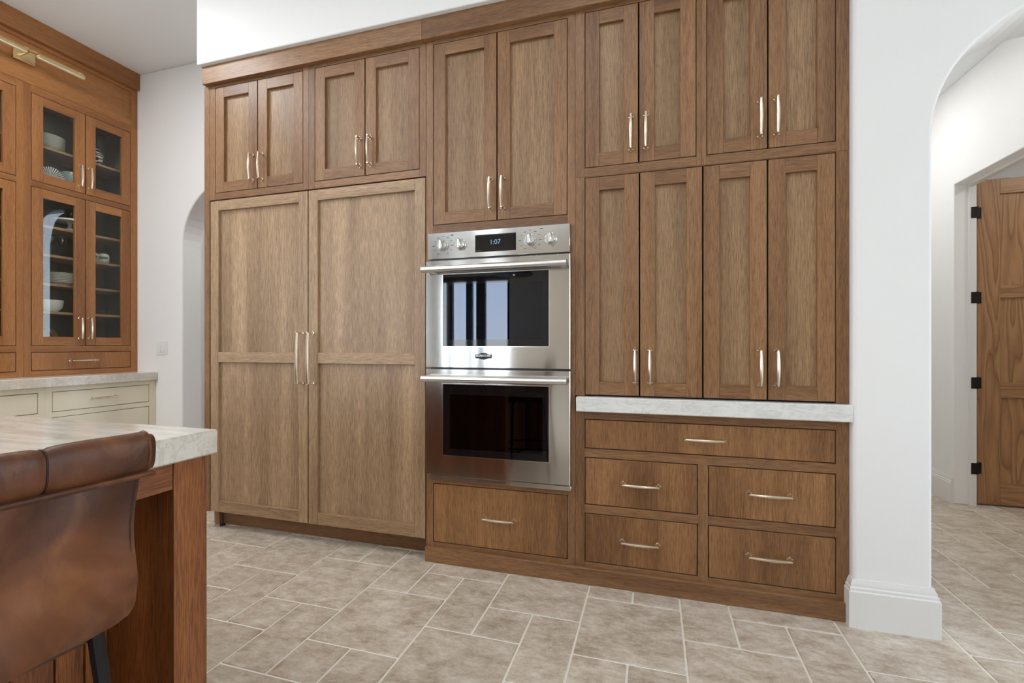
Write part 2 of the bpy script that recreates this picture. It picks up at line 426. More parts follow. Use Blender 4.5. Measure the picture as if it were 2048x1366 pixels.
struct('wall_upper', mb, PLASTER, bevel=.006)
mb = MB()
for y0, y1, z0, z1 in ((-7.0, -6.3, 0, CH), (-3.5, .775, 0, CH), (-6.3, -3.5, 2.65, CH), (-6.3, -3.5, 0, .15)): mb.box(-4.58, -4.46, y0, y1, z0, z1)
struct('wall_left', mb, PLASTER)
mb = MB()
for y in (-6.26, -5.37, -4.43, -3.54): mb.box(-4.56, -4.48, y - .04, y + .04, .15, 2.65)
for z in (.2, 2.6): mb.box(-4.56, -4.48, -6.3, -3.5, z - .05, z + .05)
o = struct('window_4', mb, MUNT)  # unseen window added so the key light comes from the left
pn = MB(); pn.box(-4.526, -4.52, -6.3, -3.5, .15, 2.65); struct('pane', pn, PANE, o)
mb = MB()
for y0, y1, z0, z1 in ((-7.0, -1.9, 0, CH), (-.3, .27, 0, CH), (-1.9, -.3, 2.65, CH), (-1.9, -.3, 0, .15)): mb.box(4.6, 4.72, y0, y1, z0, z1)
struct('wall_east', mb, PLASTER)
mb = MB()
for y in (-1.86, -1.1, -.34): mb.box(4.62, 4.70, y - .04, y + .04, .15, 2.65)
for z in (.2, 2.6): mb.box(4.62, 4.70, -1.9, -.3, z - .05, z + .05)
o = struct('window_5', mb, MUNT)  # unseen window added to brighten glass cabinets, island end and stool
pn = MB(); pn.box(4.66, 4.666, -1.9, -.3, .15, 2.65); struct('pane', pn, PANE, o)
# wall behind the camera with two glazed openings
mb = MB()
for x0, x1, z0, z1 in ((-4.6, -4.3, 0, CH), (-2.75, 4.7, 0, CH), (-4.3, -2.75, 2.55, CH), (-4.3, -2.75, 0, .06)):
    mb.box(x0, x1, -7.0, -6.85, z0, z1)
struct('wall_front', mb, TAUPE)
for n_, (x0, x1, cuts) in enumerate(((-4.3, -2.75, ((-4.07, .065), (-3.63, .065), (-3.375, .095))),)):
    mb = MB()
    for x, h_ in ((x0 + .02, .03), (x1 - .02, .03)) + cuts: mb.box(x - h_, x + h_, -6.97, -6.88, .06, 2.55)
    for z in (.11, 2.5): mb.box(x0, x1, -6.97, -6.88, z - .05, z + .05)
    o = struct('window_%d' % (n_ + 1), mb, MUNT)
    pn = MB(); pn.box(x0, x1, -6.93, -6.924, .06, 2.55); struct('pane', pn, PANE, o)
mb = MB(); mb.box(-4.58, 4.72, -7.0, .775, CH, CH + .1); struct('ceiling', mb, CEIL)
# hall beyond the right arch, with its doorway
mb = MB()
mb.prism([(.27, 0), (1.0, 0), (1.0, 2.277), (1.872, 2.277), (1.872, 0), (2.45, 0), (2.45, 3.0), (.27, 3.0)], lambda p: (2.06, p[0], p[1]), lambda p: (2.185, p[0], p[1]))
struct('wall_hall', mb, PLASTER, bevel=.006, smooth=False)
mb = MB(); mb.box(.9, 1.0, .27, 2.45, 0, 3.0); mb.box(.9, 2.185, 2.45, 2.55, 0, 3.0); struct('wall_hall_end', mb, PLASTER)
mb = MB(); mb.box(.9, 2.185, .27, 2.55, 3.0, 3.1); struct('ceiling_hall', mb, CEIL)
mb = MB(); mb.box(2.185, 4.2, 2.35, 2.45, 0, 2.7); mb.box(4.1, 4.2, .27, 2.35, 0, 2.7); mb.box(2.185, 4.2, .27, 2.45, 2.7, 2.8); struct('wall_closet', mb, PLASTER)
# room behind the left arch
mb = MB(); mb.box(-4.6, -4.5, .775, 2.2, 0, 3.0); struct('wall_pantry', mb, PLASTER)
# end wall with a tall window whose left edge sweeps over like an arch
mb = MB(); cv = [(-.42 + .28 * math.cos(math.radians(q)), 2.45 + .5 * math.sin(math.radians(q))) for q in range(0, 91, 10)]
mb.prism([(-4.6, 0), (-.14, 0)] + cv + [(-.42, 3.0), (-4.6, 3.0)], lambda p: (p[0], 2.2, p[1]), lambda p: (p[0], 2.3, p[1]))
mb.box(.75, .9, 2.2, 2.3, 0, 3.0); mb.box(-.14, .75, 2.2, 2.3, 0, .1); mb.box(.8, .9, .775, 2.2, 0, 3.0); struct('wall_pantry_end', mb, TAUPE, smooth=False)
mb = MB()
for x in (.30, .73): mb.box(x - .02, x + .02, 2.22, 2.28, .1, 2.98)
mb.box(-.14, .75, 2.22, 2.28, .1, .16); o = struct('window_3', mb, MUNT)
pn = MB(); pn.box(-.42, .75, 2.247, 2.252, .1, 2.99); struct('pane', pn, PANE, o)
area('window_portal', (.25, 2.19, 1.5), (-PI / 2, 0, 0), 1.1, 2.8, 1, (1, 1, 1), True)
mb = MB(); mb.box(-4.6, .9, .775, 2.3, 3.0, 3.1); struct('ceiling_pantry', mb, CEIL)
# outside
mb = MB(); mb.box(-60, 60, -80, -7.02, -.4, -.25); mb.box(-30, .85, 2.32, 60, -.4, -.25); mb.box(.85, 30, 2.6, 60, -.4, -.25); struct('ground', mb, SOIL)
# baseboards
BP = [(0, 0), (.02, 0), (.02, .144), (.0155, .148), (.0155, .158), (.011, .163), (.011, .171), (.006, .182), (.004, .189), (0, .189)]
mb = MB(); mb.sweep(BP, [(.775, -.001), (.775, -.035), (1.04, -.035), (1.04, .27)], 1); struct('baseboard_right', mb, TRIM)
mb = MB(); mb.sweep(BP, [(2.06, 2.449), (2.06, 1.874)], 1); struct('baseboard_hall', mb, TRIM)

# ------------------------------------------------------------------ floor: laid pattern of 2x2, 1x2 and 1x1 stones
PX, PY, X0, Y0, G = .1991, .2045, -.2838, -.1225, .0042
fl = MB(); fl.box(-4.6, 4.7, -7.0, 2.5, -.12, -.0035)
floor = struct('floor', fl, GROUT)
c_, s_ = math.cos(TH), math.sin(TH)
def proj(x, y, z):
    xc = x * c_ + (y + 2.25) * s_; zc = -x * s_ + (y + 2.25) * c_
    if zc < .05: return None
    return 1024 + 941.4 * xc / zc, 691 - 941.4 * (z - 1.13) / zc
def hidden(xa, xb, ya, yb):
    if xa > -2.64 and xb < -1.14 and ya > .12: return True
    if xa > -1.14 and xb < .775 and ya > -.01: return True
    if xb < -1.45 and yb < -1.1: return True
    if xb < -2.7 and ya > -1.0: return True
    if xa > .79 and xb < 1.04 and ya > -.03 and yb < .27: return True
    if xb < 1.0 and ya > .1 and xa > .5: return True
    return False
KIND = {'big': (2, 2), 'tall': (1, 2), 'small': (1, 1)}
tm = {}
for k, (a, b) in KIND.items():
    mb = MB(); mb.box(G, a * PX - G, G, b * PY - G, -.012, 0, 0, .0022)
    tm[k] = mb.mesh('tile', TILE, (0, 0, 0), True, True)
cand = []; rest = []
seen = set()
for m_ in range(-40, 41):
    for n_ in range(-14, 15):
        i, j = -2 + 2 * m_ + 7 * n_, -1 + m_
        for k, (di, dj) in (('big', (0, 0)), ('small', (0, 2)), ('tall', (1, 2))):
            a, b = KIND[k]; xa = X0 + PX * (i + di); yb = Y0 - PY * (j + dj); ya = yb - PY * b; xb = xa + PX * a
            if xa < -4.5 or xb > 4.5 or ya < -6.8 or yb > 2.48 or (xa < .8 and yb > 2.2): continue
            if (round(xa, 3), round(ya, 3)) in seen: continue
            seen.add((round(xa, 3), round(ya, 3)))
            P = [proj(x, y, 0) for x in (xa, xb) for y in (ya, yb)]
            P = [p for p in P if p]
            vis = len(P) > 0 and max(p[0] for p in P) > -60 and min(p[0] for p in P) < 2200 and min(p[1] for p in P) < 1480 and max(p[1] for p in P) > 690
            if vis and not hidden(xa, xb, ya, yb):
                ar = (max(p[0] for p in P) - min(p[0] for p in P)) * (max(p[1] for p in P) - min(p[1] for p in P))
                cand.append((ar, k, xa, ya, a, b))
            else: rest.append((k, xa, ya, a, b))
cand.sort(reverse=True)
for ar, k, xa, ya, a, b in cand[:290]:
    place('tile', tm[k], floor, (xa, ya, 0))
rest += [q[1:] for q in cand[290:]]
mb = MB()
for k, xa, ya, a, b in rest: mb.box(xa + G, xa + a * PX - G, ya + G, ya + b * PY - G, -.012, 0)
o = part('tiles', mb, TILE, floor); o['kind'] = 'stuff'
print('TILES', len(cand), len(rest))

# ------------------------------------------------------------------ joinery helpers
FM = lambda a, d, z: (a, -d, z)                      # main cabinet wall, d towards the room
XH = -4.091
FH = lambda a, d, z: (XH + d, a, z)                  # glass cabinet wall
XB = -3.885
FB = lambda a, d, z: (XB + d, a, z)                  # cream base units
def pull_mesh(name, F0, vertical, L, r0, r1, proud, mat):
    mb = MB(); n = 13
    def P(t, d, s=0.0):
        return F0(s, d, t) if vertical else F0(t, d, s)
    pts = []; rad = []
    for i in range(n):
        t = -L / 2 + L * i / (n - 1); u = 2 * t / L
        pts.append(P(t, proud + .006 * (1 - u * u))); rad.append(r0 + (r1 - r0) * (1 - u * u) ** 1.2)
    mb.tube(pts, rad, 8, 0, True)
    for sg in (-1, 1):
        t = sg * (L / 2)
        mb.tube([P(t, 0), P(t, .0035)], [.0125, .0125], 4, 0, True)
        mb.tube([P(t, .0035), P(t, .009), P(t, proud), P(t, proud + .005)], [.0105, .0062, .0062, .005], 6, 0, True)
    return mb.mesh(name, mat, (0, 0, 0), True, False)
Z3 = lambda a, d, z: (a, -d, z)
H3 = lambda a, d, z: (d, a, z)
PULL = {('m', 1): pull_mesh('handle', Z3, True, .150, .0054, .0082, .030, BRASS), ('m', 0): pull_mesh('handle', Z3, False, .158, .0050, .0078, .030, BRASS),
        ('h', 1): pull_mesh('handle', H3, True, .150, .0054, .0082, .030, BRASS), ('h', 0): pull_mesh('handle', H3, False, .158, .0050, .0078, .030, BRASS)}
BIGPULL = pull_mesh('handle', Z3, True,   .285, .0090, .0108, .046, BRASS)
def axes(F):
    return 0 if F is FM else 1
def shaker(par, F, W, WP, a0, a1, z0, z1, st=.065, rt=.062, rb=.062, mids=(), pull=None, big=False, gl=False, th=.022, name='door'):
    g = .0033; a0 += g; a1 -= g; z0 += g; z1 -= g; h = axes(F)
    mb = MB(); ch = .0009
    mb.fbox(F, a0, a0 + st, -th, 0, z0, z1, 0, ch); mb.fbox(F, a1 - st, a1, -th, 0, z0, z1, 0, ch)
    mb.fbox(F, a0 + st, a1 - st, -th, 0, z0, z0 + rb, 1, ch); mb.fbox(F, a0 + st, a1 - st, -th, 0, z1 - rt, z1, 1, ch)
    for m0, m1 in mids: mb.fbox(F, a0 + st, a1 - st, -th, 0, m0, m1, 1, ch)
    d = part(name, mb, [W[2], W[h]], par)
    cuts = [z0 + rb] + [q for m_ in mids for q in m_] + [z1 - rt]
    for i in range(0, len(cuts), 2):
        pb = MB()
        if gl:
            pb.fbox(F, a0 + st - .004, a1 - st + .004, -.014, -.010, cuts[i] - .004, cuts[i + 1] + .004); part('pane', pb, PANE, d)
        else:
            pb.fbox(F, a0 + st - .004, a1 - st + .004, -.0205, -.0165, cuts[i] - .004, cuts[i + 1] + .004); part('panel', pb, WP[2], d)
    if pull:
        a, z = pull; me = BIGPULL if big else PULL[('m' if F is FM else 'h', 1)]
        place('handle', me, d, F(a, 0, z))
    return d
def drawer(par, F, M, a0, a1, z0, z1, pull=None, name='drawer'):
    g = .0038; mb = MB(); mb.fbox(F, a0 + g, a1 - g, -.02, 0, z0 + g, z1 - g, 0, .0012)
    d = part(name, mb, M, par)
    if pull: place('handle', PULL[('m' if F is FM else 'h', 0)], d, F(pull[0], 0, pull[1]))
    return d
def frame(par, F, W, stiles, rails, name='face_frame', th=.02, c=.0007):
    mb = MB(); h = axes(F)
    for a0, a1, z0, z1 in stiles: mb.fbox(F, a0, a1, -th, 0, z0, z1, 0, c)
    for a0, a1, z0, z1 in rails: mb.fbox(F, a0, a1, -th, 0, z0, z1, 1, c)
    return part(name, mb, [W[2], W[h]], par)
def carcass(par, F, a0, a1, z0, z1, d1=-.58, mat=None):
    mb = MB(); mb.fbox(F, a0, a1, -.0225, d1, z0, z1); return part('carcass', mb, mat or GAP, par)

# ------------------------------------------------------------------ main wall of cabinets
TOPZ = 2.734
t = thing('end_panel', 'tall narrow oak end panel closing the left side of the refrigerator', 'panel', (-2.642, .3, 0))
mb = MB(); mb.box(-2.663, -2.621, .0, .598, .105, TOPZ, 0, .001); mb.box(-2.663, -2.621, .07, .598, 0, .105)
part('panel', mb, OAK[2], t)
# two cabinets over the refrigerator
t = thing('wall_cabinet', 'oak two-door cabinet above the left refrigerator door', 'cabinet', (-2.25, .3, 2.024), 'oak two-door cabinets')
frame(t, FM, OAK, [(-2.620, -2.577, 2.024, TOPZ), (-1.926, -1.8888, 2.024, TOPZ)], [(-2.577, -1.926, 2.024, 2.064), (-2.577, -1.926, 2.712, TOPZ)])
carcass(t, FM, -2.619, -1.8895, 2.025, TOPZ - .001)
shaker(t, FM, OAK, OAKR, -2.577, -2.252, 2.064, 2.712, pull=(-2.287, 2.190)); shaker(t, FM, OAK, OAKR, -2.252, -1.926, 2.064, 2.712, pull=(-2.217, 2.190))
t = thing('wall_cabinet', 'oak two-door cabinet above the right refrigerator door', 'cabinet', (-1.52, .3, 2.024), 'oak two-door cabinets')
frame(t, FM, OAK, [(-1.8882, -1.8465, 2.024, TOPZ), (-1.1835, -1.1458, 2.024, TOPZ)], [(-1.8465, -1.1835, 2.024, 2.064), (-1.8465, -1.1835, 2.712, TOPZ)])
carcass(t, FM, -1.8875, -1.1465, 2.025, TOPZ - .001)
shaker(t, FM, OAK, OAKR, -1.8465, -1.5165, 2.064, 2.712, pull=(-1.549, 2.196)); shaker(t, FM, OAK, OAKR, -1.5165, -1.1835, 2.064, 2.712, pull=(-1.481, 2.196))
# panelled refrigerator
t = thing('refrigerator', 'tall oak panelled refrigerator with two full-height doors and long brass pulls', 'refrigerator', (-1.88, .3, 0))
carcass(t, FM, -2.616, -1.147, .108, 2.0185)
for a0, a1, pa in ((-2.617, -1.892, -1.930), (-1.892, -1.1475, -1.857)):
    shaker(t, FM, OAKP, OAKP, a0, a1, .107, 2.020, st=.062, rt=.060, rb=.066, mids=((1.028, 1.090),), pull=(pa, 1.058), big=True)
mb = MB(); mb.box(-2.616, -1.147, .095, .115, 0, .106); part('toe_kick', mb, OAK[0], t)
mb = MB(); mb.lathe([(.016, 0), (.016, .012), (.006, .014), (.006, .07)], (-2.585, .06, 0), 10); part('leveling_foot', mb, BLACK, t)
# oven tower
t = thing('oven_cabinet', 'tall oak cabinet housing the double oven, with doors above and one drawer below', 'cabinet', (-.75, .3, 0))
frame(t, FM, OAK, [(-1.1445, -1.105, .05, TOPZ), (-.393, -.3565, .05, TOPZ)],
      [(-1.105, -.393, 2.710, TOPZ), (-1.105, -.393, 1.716, 1.760), (-1.105, -.393, .409, .4325), (-1.105, -.393, .05, .0995)])
carcass(t, FM, -1.144, -.357, 1.73, TOPZ - .001); carcass(t, FM, -1.144, -.357, .051, .425)
shaker(t, FM, OAK, OAKR, -1.105, -.7515, 1.760, 2.710, pull=(-.783, 1.894)); shaker(t, FM, OAK, OAKR, -.7515, -.393, 1.760, 2.710, pull=(-.719, 1.894))
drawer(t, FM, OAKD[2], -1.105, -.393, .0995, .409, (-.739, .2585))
# right hand cabinets
t = thing('wall_cabinet', 'narrow oak two-door cabinet beside the tall doors over the oven, top row', 'cabinet', (-.08, .3, 1.934), 'oak two-door cabinets')
frame(t, FM, OAK, [(-.3555, -.3105, 1.934, TOPZ), (.1875, .2078, 1.934, TOPZ)], [(-.3105, .1875, 1.934, 1.9745), (-.3105, .1875, 2.717, TOPZ)])
carcass(t, FM, -.355, .2073, 1.935, TOPZ - .001)
shaker(t, FM, OAK, OAKR, -.3105, -.062, 1.9745, 2.717, pull=(-.096, 2.1125)); shaker(t, FM, OAK, OAKR, -.062, .1875, 1.9745, 2.717, pull=(-.030, 2.1125))
t = thing('wall_cabinet', 'oak two-door cabinet at the top right, next to the white wall', 'cabinet', (.48, .3, 1.934), 'oak two-door cabinets')
frame(t, FM, OAK, [(.2084, .229, 1.934, TOPZ), (.7275, .7735, 1.934, TOPZ)], [(.229, .7275, 1.934, 1.9745), (.229, .7275, 2.717, TOPZ)])
carcass(t, FM, .209, .773, 1.935, TOPZ - .001)
shaker(t, FM, OAK, OAKR, .229, .474, 1.9745, 2.717, pull=(.442, 2.1055)); shaker(t, FM, OAK, OAKR, .474, .7275, 1.9745, 2.717, pull=(.506, 2.1055))
t = thing('pantry_cabinet', 'oak cabinet with four tall narrow doors standing on the white marble slab', 'cabinet', (.2, .3, .891))
frame(t, FM, OAK, [(-.3555, -.3105, .891, 1.9335), (.7275, .7735, .891, 1.9335)], [(-.3105, .7275, 1.930, 1.9335)])
carcass(t, FM, -.355, .773, .8925, 1.9325)
for a0, a1, pa in ((-.3105, -.058, -.077), (-.058, .214, -.012), (.214, .473, .442), (.473, .7275, .507)):
    shaker(t, FM, OAK, OAKR, a0, a1, .8935, 1.930, pull=(pa, 1.034))
t = thing('marble_slab', 'thick white marble shelf slab with grey veins between the pantry doors and the drawers', 'slab', (.2, .1, .8195))
mb = MB(); mb.box(-.346, .7738, -.042, .55, .8195, .8893, 0, .004); part('slab', mb, SLABW, t)
t = thing('drawer_cabinet', 'low oak cabinet of five drawers under the white marble slab', 'cabinet', (.2, .3, 0))
frame(t, FM, OAK, [(-.3555, -.3105, .05, .8188), (.7275, .7735, .05, .8188), (.193, .235, .05, .599)],
      [(-.3105, .7275, .7805, .8188), (-.3105, .7275, .599, .640), (-.3105, .193, .3335, .373), (.235, .7275, .3335, .373), (-.3105, .193, .05, .0995), (.235, .7275, .05, .0995)])
carcass(t, FM, -.355, .773, .051, .818)
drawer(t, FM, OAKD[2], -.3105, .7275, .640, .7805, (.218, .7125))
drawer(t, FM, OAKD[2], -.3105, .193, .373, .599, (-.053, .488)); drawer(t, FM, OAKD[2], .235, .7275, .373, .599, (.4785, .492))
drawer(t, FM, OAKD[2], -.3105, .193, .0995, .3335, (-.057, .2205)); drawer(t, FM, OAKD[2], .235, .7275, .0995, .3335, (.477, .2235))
t = thing('plinth', 'dark oak plinth board running along the floor under the oven and drawers', 'plinth', (-.19, 0, 0))
mb = MB(); mb.box(-1.143, .7535, -.02, -.0005, 0, .0765, 0, .0015); part('board', mb, OAK[0], t)
t = thing('crown_molding', 'wide oak crown board along the top of the main cabinets', 'molding', (-1.0, 0, 2.73))
for x0, x1 in ((-2.646, -1.1555), (-1.1545, .7738)):
    mb = MB(); mb.box(x0, x1, -.030, -.0003, 2.729, 2.8362, 0, .0012); part('board', mb, OAK[0], t)
mb = MB(); mb.box(-2.646, .7738, 0, .3, 2.7345, 2.836); part('top_board', mb, OAK[0], t)

# ------------------------------------------------------------------ double oven
t = thing('double_oven', 'stainless steel double wall oven with two windowed doors and four knobs', 'oven', (-.75, 0, .433))
def oven_panel(x0, x1, z0, z1, d0, d1, w=None):
    mb = MB()
    if not w: mb.box(x0, x1, -d0, -d1, z0, z1, 0, .002)
    else:
        wx0, wx1, wz0, wz1 = w
        o = [(x0, z0), (x1, z0), (x1, z1), (x0, z1)]; i = [(wx0, wz0), (wx1, wz0), (wx1, wz1), (wx0, wz1)]
        c = .002; vs = []
        oi = [(x0 + c, z0 + c), (x1 - c, z0 + c), (x1 - c, z1 - c), (x0 + c, z1 - c)]
        for (q, d) in ((o, d0), (o, d1 - c), (oi, d1), (i, d1), (i, d0)): vs += [(x, -d, z) for x, z in q]
        fs = [(r * 4 + k, r * 4 + (k + 1) % 4, (r + 1) * 4 + (k + 1) % 4, (r + 1) * 4 + k) for r in range(4) for k in range(4)] + [(16 + k, 16 + (k + 1) % 4, (k + 1) % 4, k) for k in range(4)]
        mb.add(vs, fs)
    return mb
mb = MB(); mb.box(-1.104, -.394, .0, .56, .434, 1.0, 1); mb.box(-1.104, -.394, .0, .56, 1.56, 1.714, 1)
mb.box(-1.104, -1.06, 0, .56, .434, 1.714, 1); mb.box(-.438, -.394, 0, .56, .434, 1.714, 1); mb.box(-1.104, -.394, .5, .56, .434, 1.714, 1)
hb = MB()
hb.box(-1.104, -1.075, .002, .56, .434, 1.714); hb.box(-.423, -.394, .002, .56, .434, 1.714); hb.box(-1.075, -.423, .54, .56, .434, 1.714)
hb.box(-1.075, -.423, .002, .54, .434, .52); hb.box(-1.075, -.423, .002, .54, .98, 1.06); hb.box(-1.075, -.423, .002, .54, 1.55, 1.714)
part('housing', hb, ENAM, t)
cp = part('control_panel', oven_panel(-1.123, -.377, 1.576, 1.7125, .001, .026), STEEL, t)
mb = MB(); mb.box(-1.110, -.390, -.018, .001, 1.5655, 1.577); part('vent_strip', mb, BLACK, t)
dsp = MB(); dsp.box(-.858, -.644, -.0285, -.026, 1.600, 1.686, 0, .0008); ds = part('display', dsp, BLKGL, cp)
def text(name, body, size, loc, mat, par, rot=(PI / 2, 0, 0), extr=.0003):
    cu = bpy.data.curves.new(name, 'FONT'); cu.body = body; cu.size = size; cu.extrude = extr; cu.align_x = 'CENTER'; cu.align_y = 'CENTER'
    cu.materials.append(mat); tmp = bpy.data.objects.new(name, cu)
    me = bpy.data.meshes.new_from_object(tmp); bpy.data.objects.remove(tmp); me.name = name
    me.transform(Matrix.Rotation(PI / 2, 4, 'X')); o = place(name, me, par, loc)
    return o
tx = text('clock_digits', '1:07', .034, (-.7515, -.0292, 1.6455), LEDT, cp)
mb = MB()
for i in range(5): mb.box(-.852 + i * .006, -.848 + i * .006, -.0289, -.0284, 1.6055, 1.6085)
part('display_legend', mb, PRINT, cp)['kind'] = 'stuff'
leg = MB()
for kx in (-1.036, -.936, -.572, -.468):
    kz = 1.644; kb = MB()
    kb.lathe([(.0305, 0), (.0305, .003), (.0285, .006), (.0270, .007), (.0255, .017), (.0225, .0205), (.0, .0205)], (kx, -.026, kz), 28, 0, (0, -1, 0))
    k_ = part('knob', kb, CHROME, cp)
    gb = MB(); gb.box(kx - .0085, kx + .0085, -.066, -.045, kz - .0245, kz + .0245, 0, .004)
    part('grip', gb, SATIN, t).parent = k_
    if kx in (-1.036, -.572):
        for q in range(11):
            an = math.radians(-60 + q * 30); px = kx + .052 * math.cos(an); pz = kz + .047 * math.sin(an)
            wd = (.012, .008, .014, .007)[q % 4]
            leg.box(px - wd / 2, px + wd / 2, -.0264, -.0259, pz - .0012, pz + .0012)
for px in (-.985, -.515): leg.box(px - .007, px + .007, -.0264, -.0259, 1.694, 1.698)
part('dial_legend', leg, PRINT, cp)['kind'] = 'stuff'
for z0, z1, wz0, wz1, hz in ((1.018, 1.5655, 1.126, 1.492, 1.515), (.466, 1.0085, .571, .933, .9625)):
    W_ = (-1.028, -.476, wz0, wz1)
    d = part('oven_door', oven_panel(-1.126, -.374, z0, z1, .001, .042, W_), STEEL, t)
    mb = MB()
    for a0, a1, b0, b1 in ((W_[0] - .004, W_[1] + .004, wz1, wz1 + .004), (W_[0] - .004, W_[1] + .004, wz0 - .004, wz0), (W_[0] - .004, W_[0], wz0, wz1), (W_[1], W_[1] + .004, wz0, wz1)):
        mb.box(a0, a1, -.0435, -.038, b0, b1)
    part('window_trim', mb, CHROME, t).parent = d
    bz = wz1 - .052
    mb = MB(); mb.box(W_[0] + .036, W_[1] - .032, -.0405, -.0375, wz0 + .034, bz); part('window_glass', mb, OVGL, t).parent = d
    mb = MB()
    for a0, a1, b0, b1 in ((W_[0], W_[0] + .036, wz0, wz1), (W_[1] - .032, W_[1], wz0, wz1), (W_[0] + .036, W_[1] - .032, wz0, wz0 + .034), (W_[0] + .036, W_[1] - .032, bz, wz1)):
        mb.box(a0, a1, -.0405, -.0375, b0, b1)
    part('window_border', mb, BLKGL, t).parent = d
    mb = MB(); mb.tube([(-1.122, -.092, hz), (-.380, -.092, hz)], .0165, 20)
    for hx in (-1.085, -.405): mb.box(hx - .015, hx + .015, -.085, -.041, hz - .011, hz + .011, 0, .003)
    part('handle', mb, SATIN, t).parent = d
    for rz in (wz0 + .06, wz0 + .16):
        mb = MB()
        for k in range(16): mb.tube([(-1.0 + k * .0333, .02, rz), (-1.0 + k * .0333, .46, rz)], .0022, 6)
        for yy in (.03, .24, .45): mb.tube([(-1.03, yy, rz), (-.47, yy, rz)], .003, 6)
        part('rack', mb, CHROME, t)
ob = bpy.data.objects
mb = MB(); mb.box(-.851, -.764, -.0455, -.042, 1.066, 1.087, 0, .0008)
bd = part('badge', mb, BLACK, t, 'black nameplate under the upper window')
ov = MB(); ov.prism([(-.8075 + .032 * math.cos(2 * PI * k / 32), 1.0765 + .0165 * math.sin(2 * PI * k / 32)) for k in range(32)], lambda p: (p[0], -.0420, p[1]), lambda p: (p[0], -.0458, p[1]))
part('badge_oval', ov, IRON, t).parent = bd
text('badge_lettering', 'SIGNATURE', .0148, (-.8075, -.0463, 1.0788), SATIN, bd)
mb = MB(); mb.box(-1.118, -.372, -.022, .001, .434, .4585, 0, .002); part('bottom_trim', mb, STEEL, t)
mb = MB(); mb.box(-1.112, -.38, -.012, .001, .4585, .466); part('lower_vent', mb, BLACK, t)
mb = MB(); mb.box(-1.112, -.38, -.012, .001, 1.0085, 1.018); part('door_gap_strip', mb, BLACK, t)

# ------------------------------------------------------------------ glass fronted cabinets on the left
SH_LOW = (1.375, 1.578, 1.785, 1.990); SH_UP = 2.552
def bay(a_lo, a_hi, d0, label_):
    off = d0 + .097
    h1, h2, h3 = -.097 + off, .2269 + off, .5467 + off
    t = thing('display_cabinet', label_, 'cabinet', (XH - .17, (a_lo + a_hi) / 2, .9145), 'glass fronted cabinets')
    frame(t, FH, HUT, [(a_lo, h1, .9145, 2.922), (h3, a_hi, .9145, 2.922)],
          [(h1, h3, .9145, .9525), (h1, h3, 1.084, 1.127), (h1, h3, 2.228, 2.268), (h1, h3, 2.871, 2.922)])
    mb = MB(); mb.fbox(FH, a_lo + .001, a_hi - .001, -.345, -.36, .915, 2.92); part('back_panel', mb, DARKIN, t)
    mb = MB()
    mb.fbox(FH, a_lo + .001, a_lo + .02, -.0205, -.345, .915, 2.92); mb.fbox(FH, a_hi - .02, a_hi - .001, -.0205, -.345, .915, 2.92)
    mb.fbox(FH, a_lo + .02, a_hi - .02, -.0205, -.345, 1.095, 1.118); mb.fbox(FH, a_lo + .02, a_hi - .02, -.0205, -.345, 2.90, 2.92)
    mb.fbox(FH, a_lo + .02, a_hi - .02, -.0205, -.345, 2.238, 2.258)
    part('carcass', mb, DARKIN, t)
    for z in SH_LOW + (SH_UP,):
        mb = MB(); mb.fbox(FH, a_lo + .0205, a_hi - .0205, -.055, -.3445, z - .018, z, 0, .001); part('shelf', mb, OAKP[1], t)
    for z0, z1, pz in ((2.268, 2.871, 2.392), (1.127, 2.228, 1.259)):
        shaker(t, FH, HUT, HUT, h1, h2, z0, z1, st=.064, pull=(h2 - .040, pz), gl=True)
        shaker(t, FH, HUT, HUT, h2, h3, z0, z1, st=.064, pull=(h2 + .022, pz), gl=True)
    drawer(t, FH, HUT[2], h1, h3, .9525, 1.084, (h1 + .308, 1.0195))
    return t
bay(-.1360, .5985, -.097, 'amber oak glass-door display cabinet holding white dishes, nearest the white wall')
bay(-.8720, -.1366, -.8201, 'amber oak glass-door display cabinet cut off by the left edge of the photo')
t = thing('cabinet_header', 'horizontal oak header panel above the glass doors, behind the picture light', 'panel', (XH - .17, -.14, 2.923))
mb = MB()
for a0, a1, z0, z1, m_ in ((-.872, -.822, 2.9232, 3.235, 1), (.553, .5985, 2.9232, 3.235, 1), (-.822, .553, 2.9232, 2.973, 0), (-.822, .553, 3.205, 3.235, 0)):
    mb.fbox(FH, a0, a1, -.02, 0, z0, z1, m_, .0008)
part('face_frame', mb, [HUT[1], HUT[2]], t)
mb = MB(); mb.fbox(FH, -.826, .557, -.0195, -.0105, 2.969, 3.209); part('panel', mb, HUT[1], t)
mb = MB(); mb.fbox(FH, -.87, .598, -.36, -.021, 2.924, 3.369); part('carcass', mb, GAP, t)
t = thing('crown_molding', 'deep oak crown board above the glass cabinets, meeting the ceiling', 'molding', (XH, -.14, 3.236))
mb = MB(); mb.fbox(FH, -.90, .5985, .0005, .030, 3.236, 3.3705, 0, .0012); mb.fbox(FH, -.90, .5985, -.0205, .0005, 3.2358, 3.3705); part('board', mb, HUT[1], t)
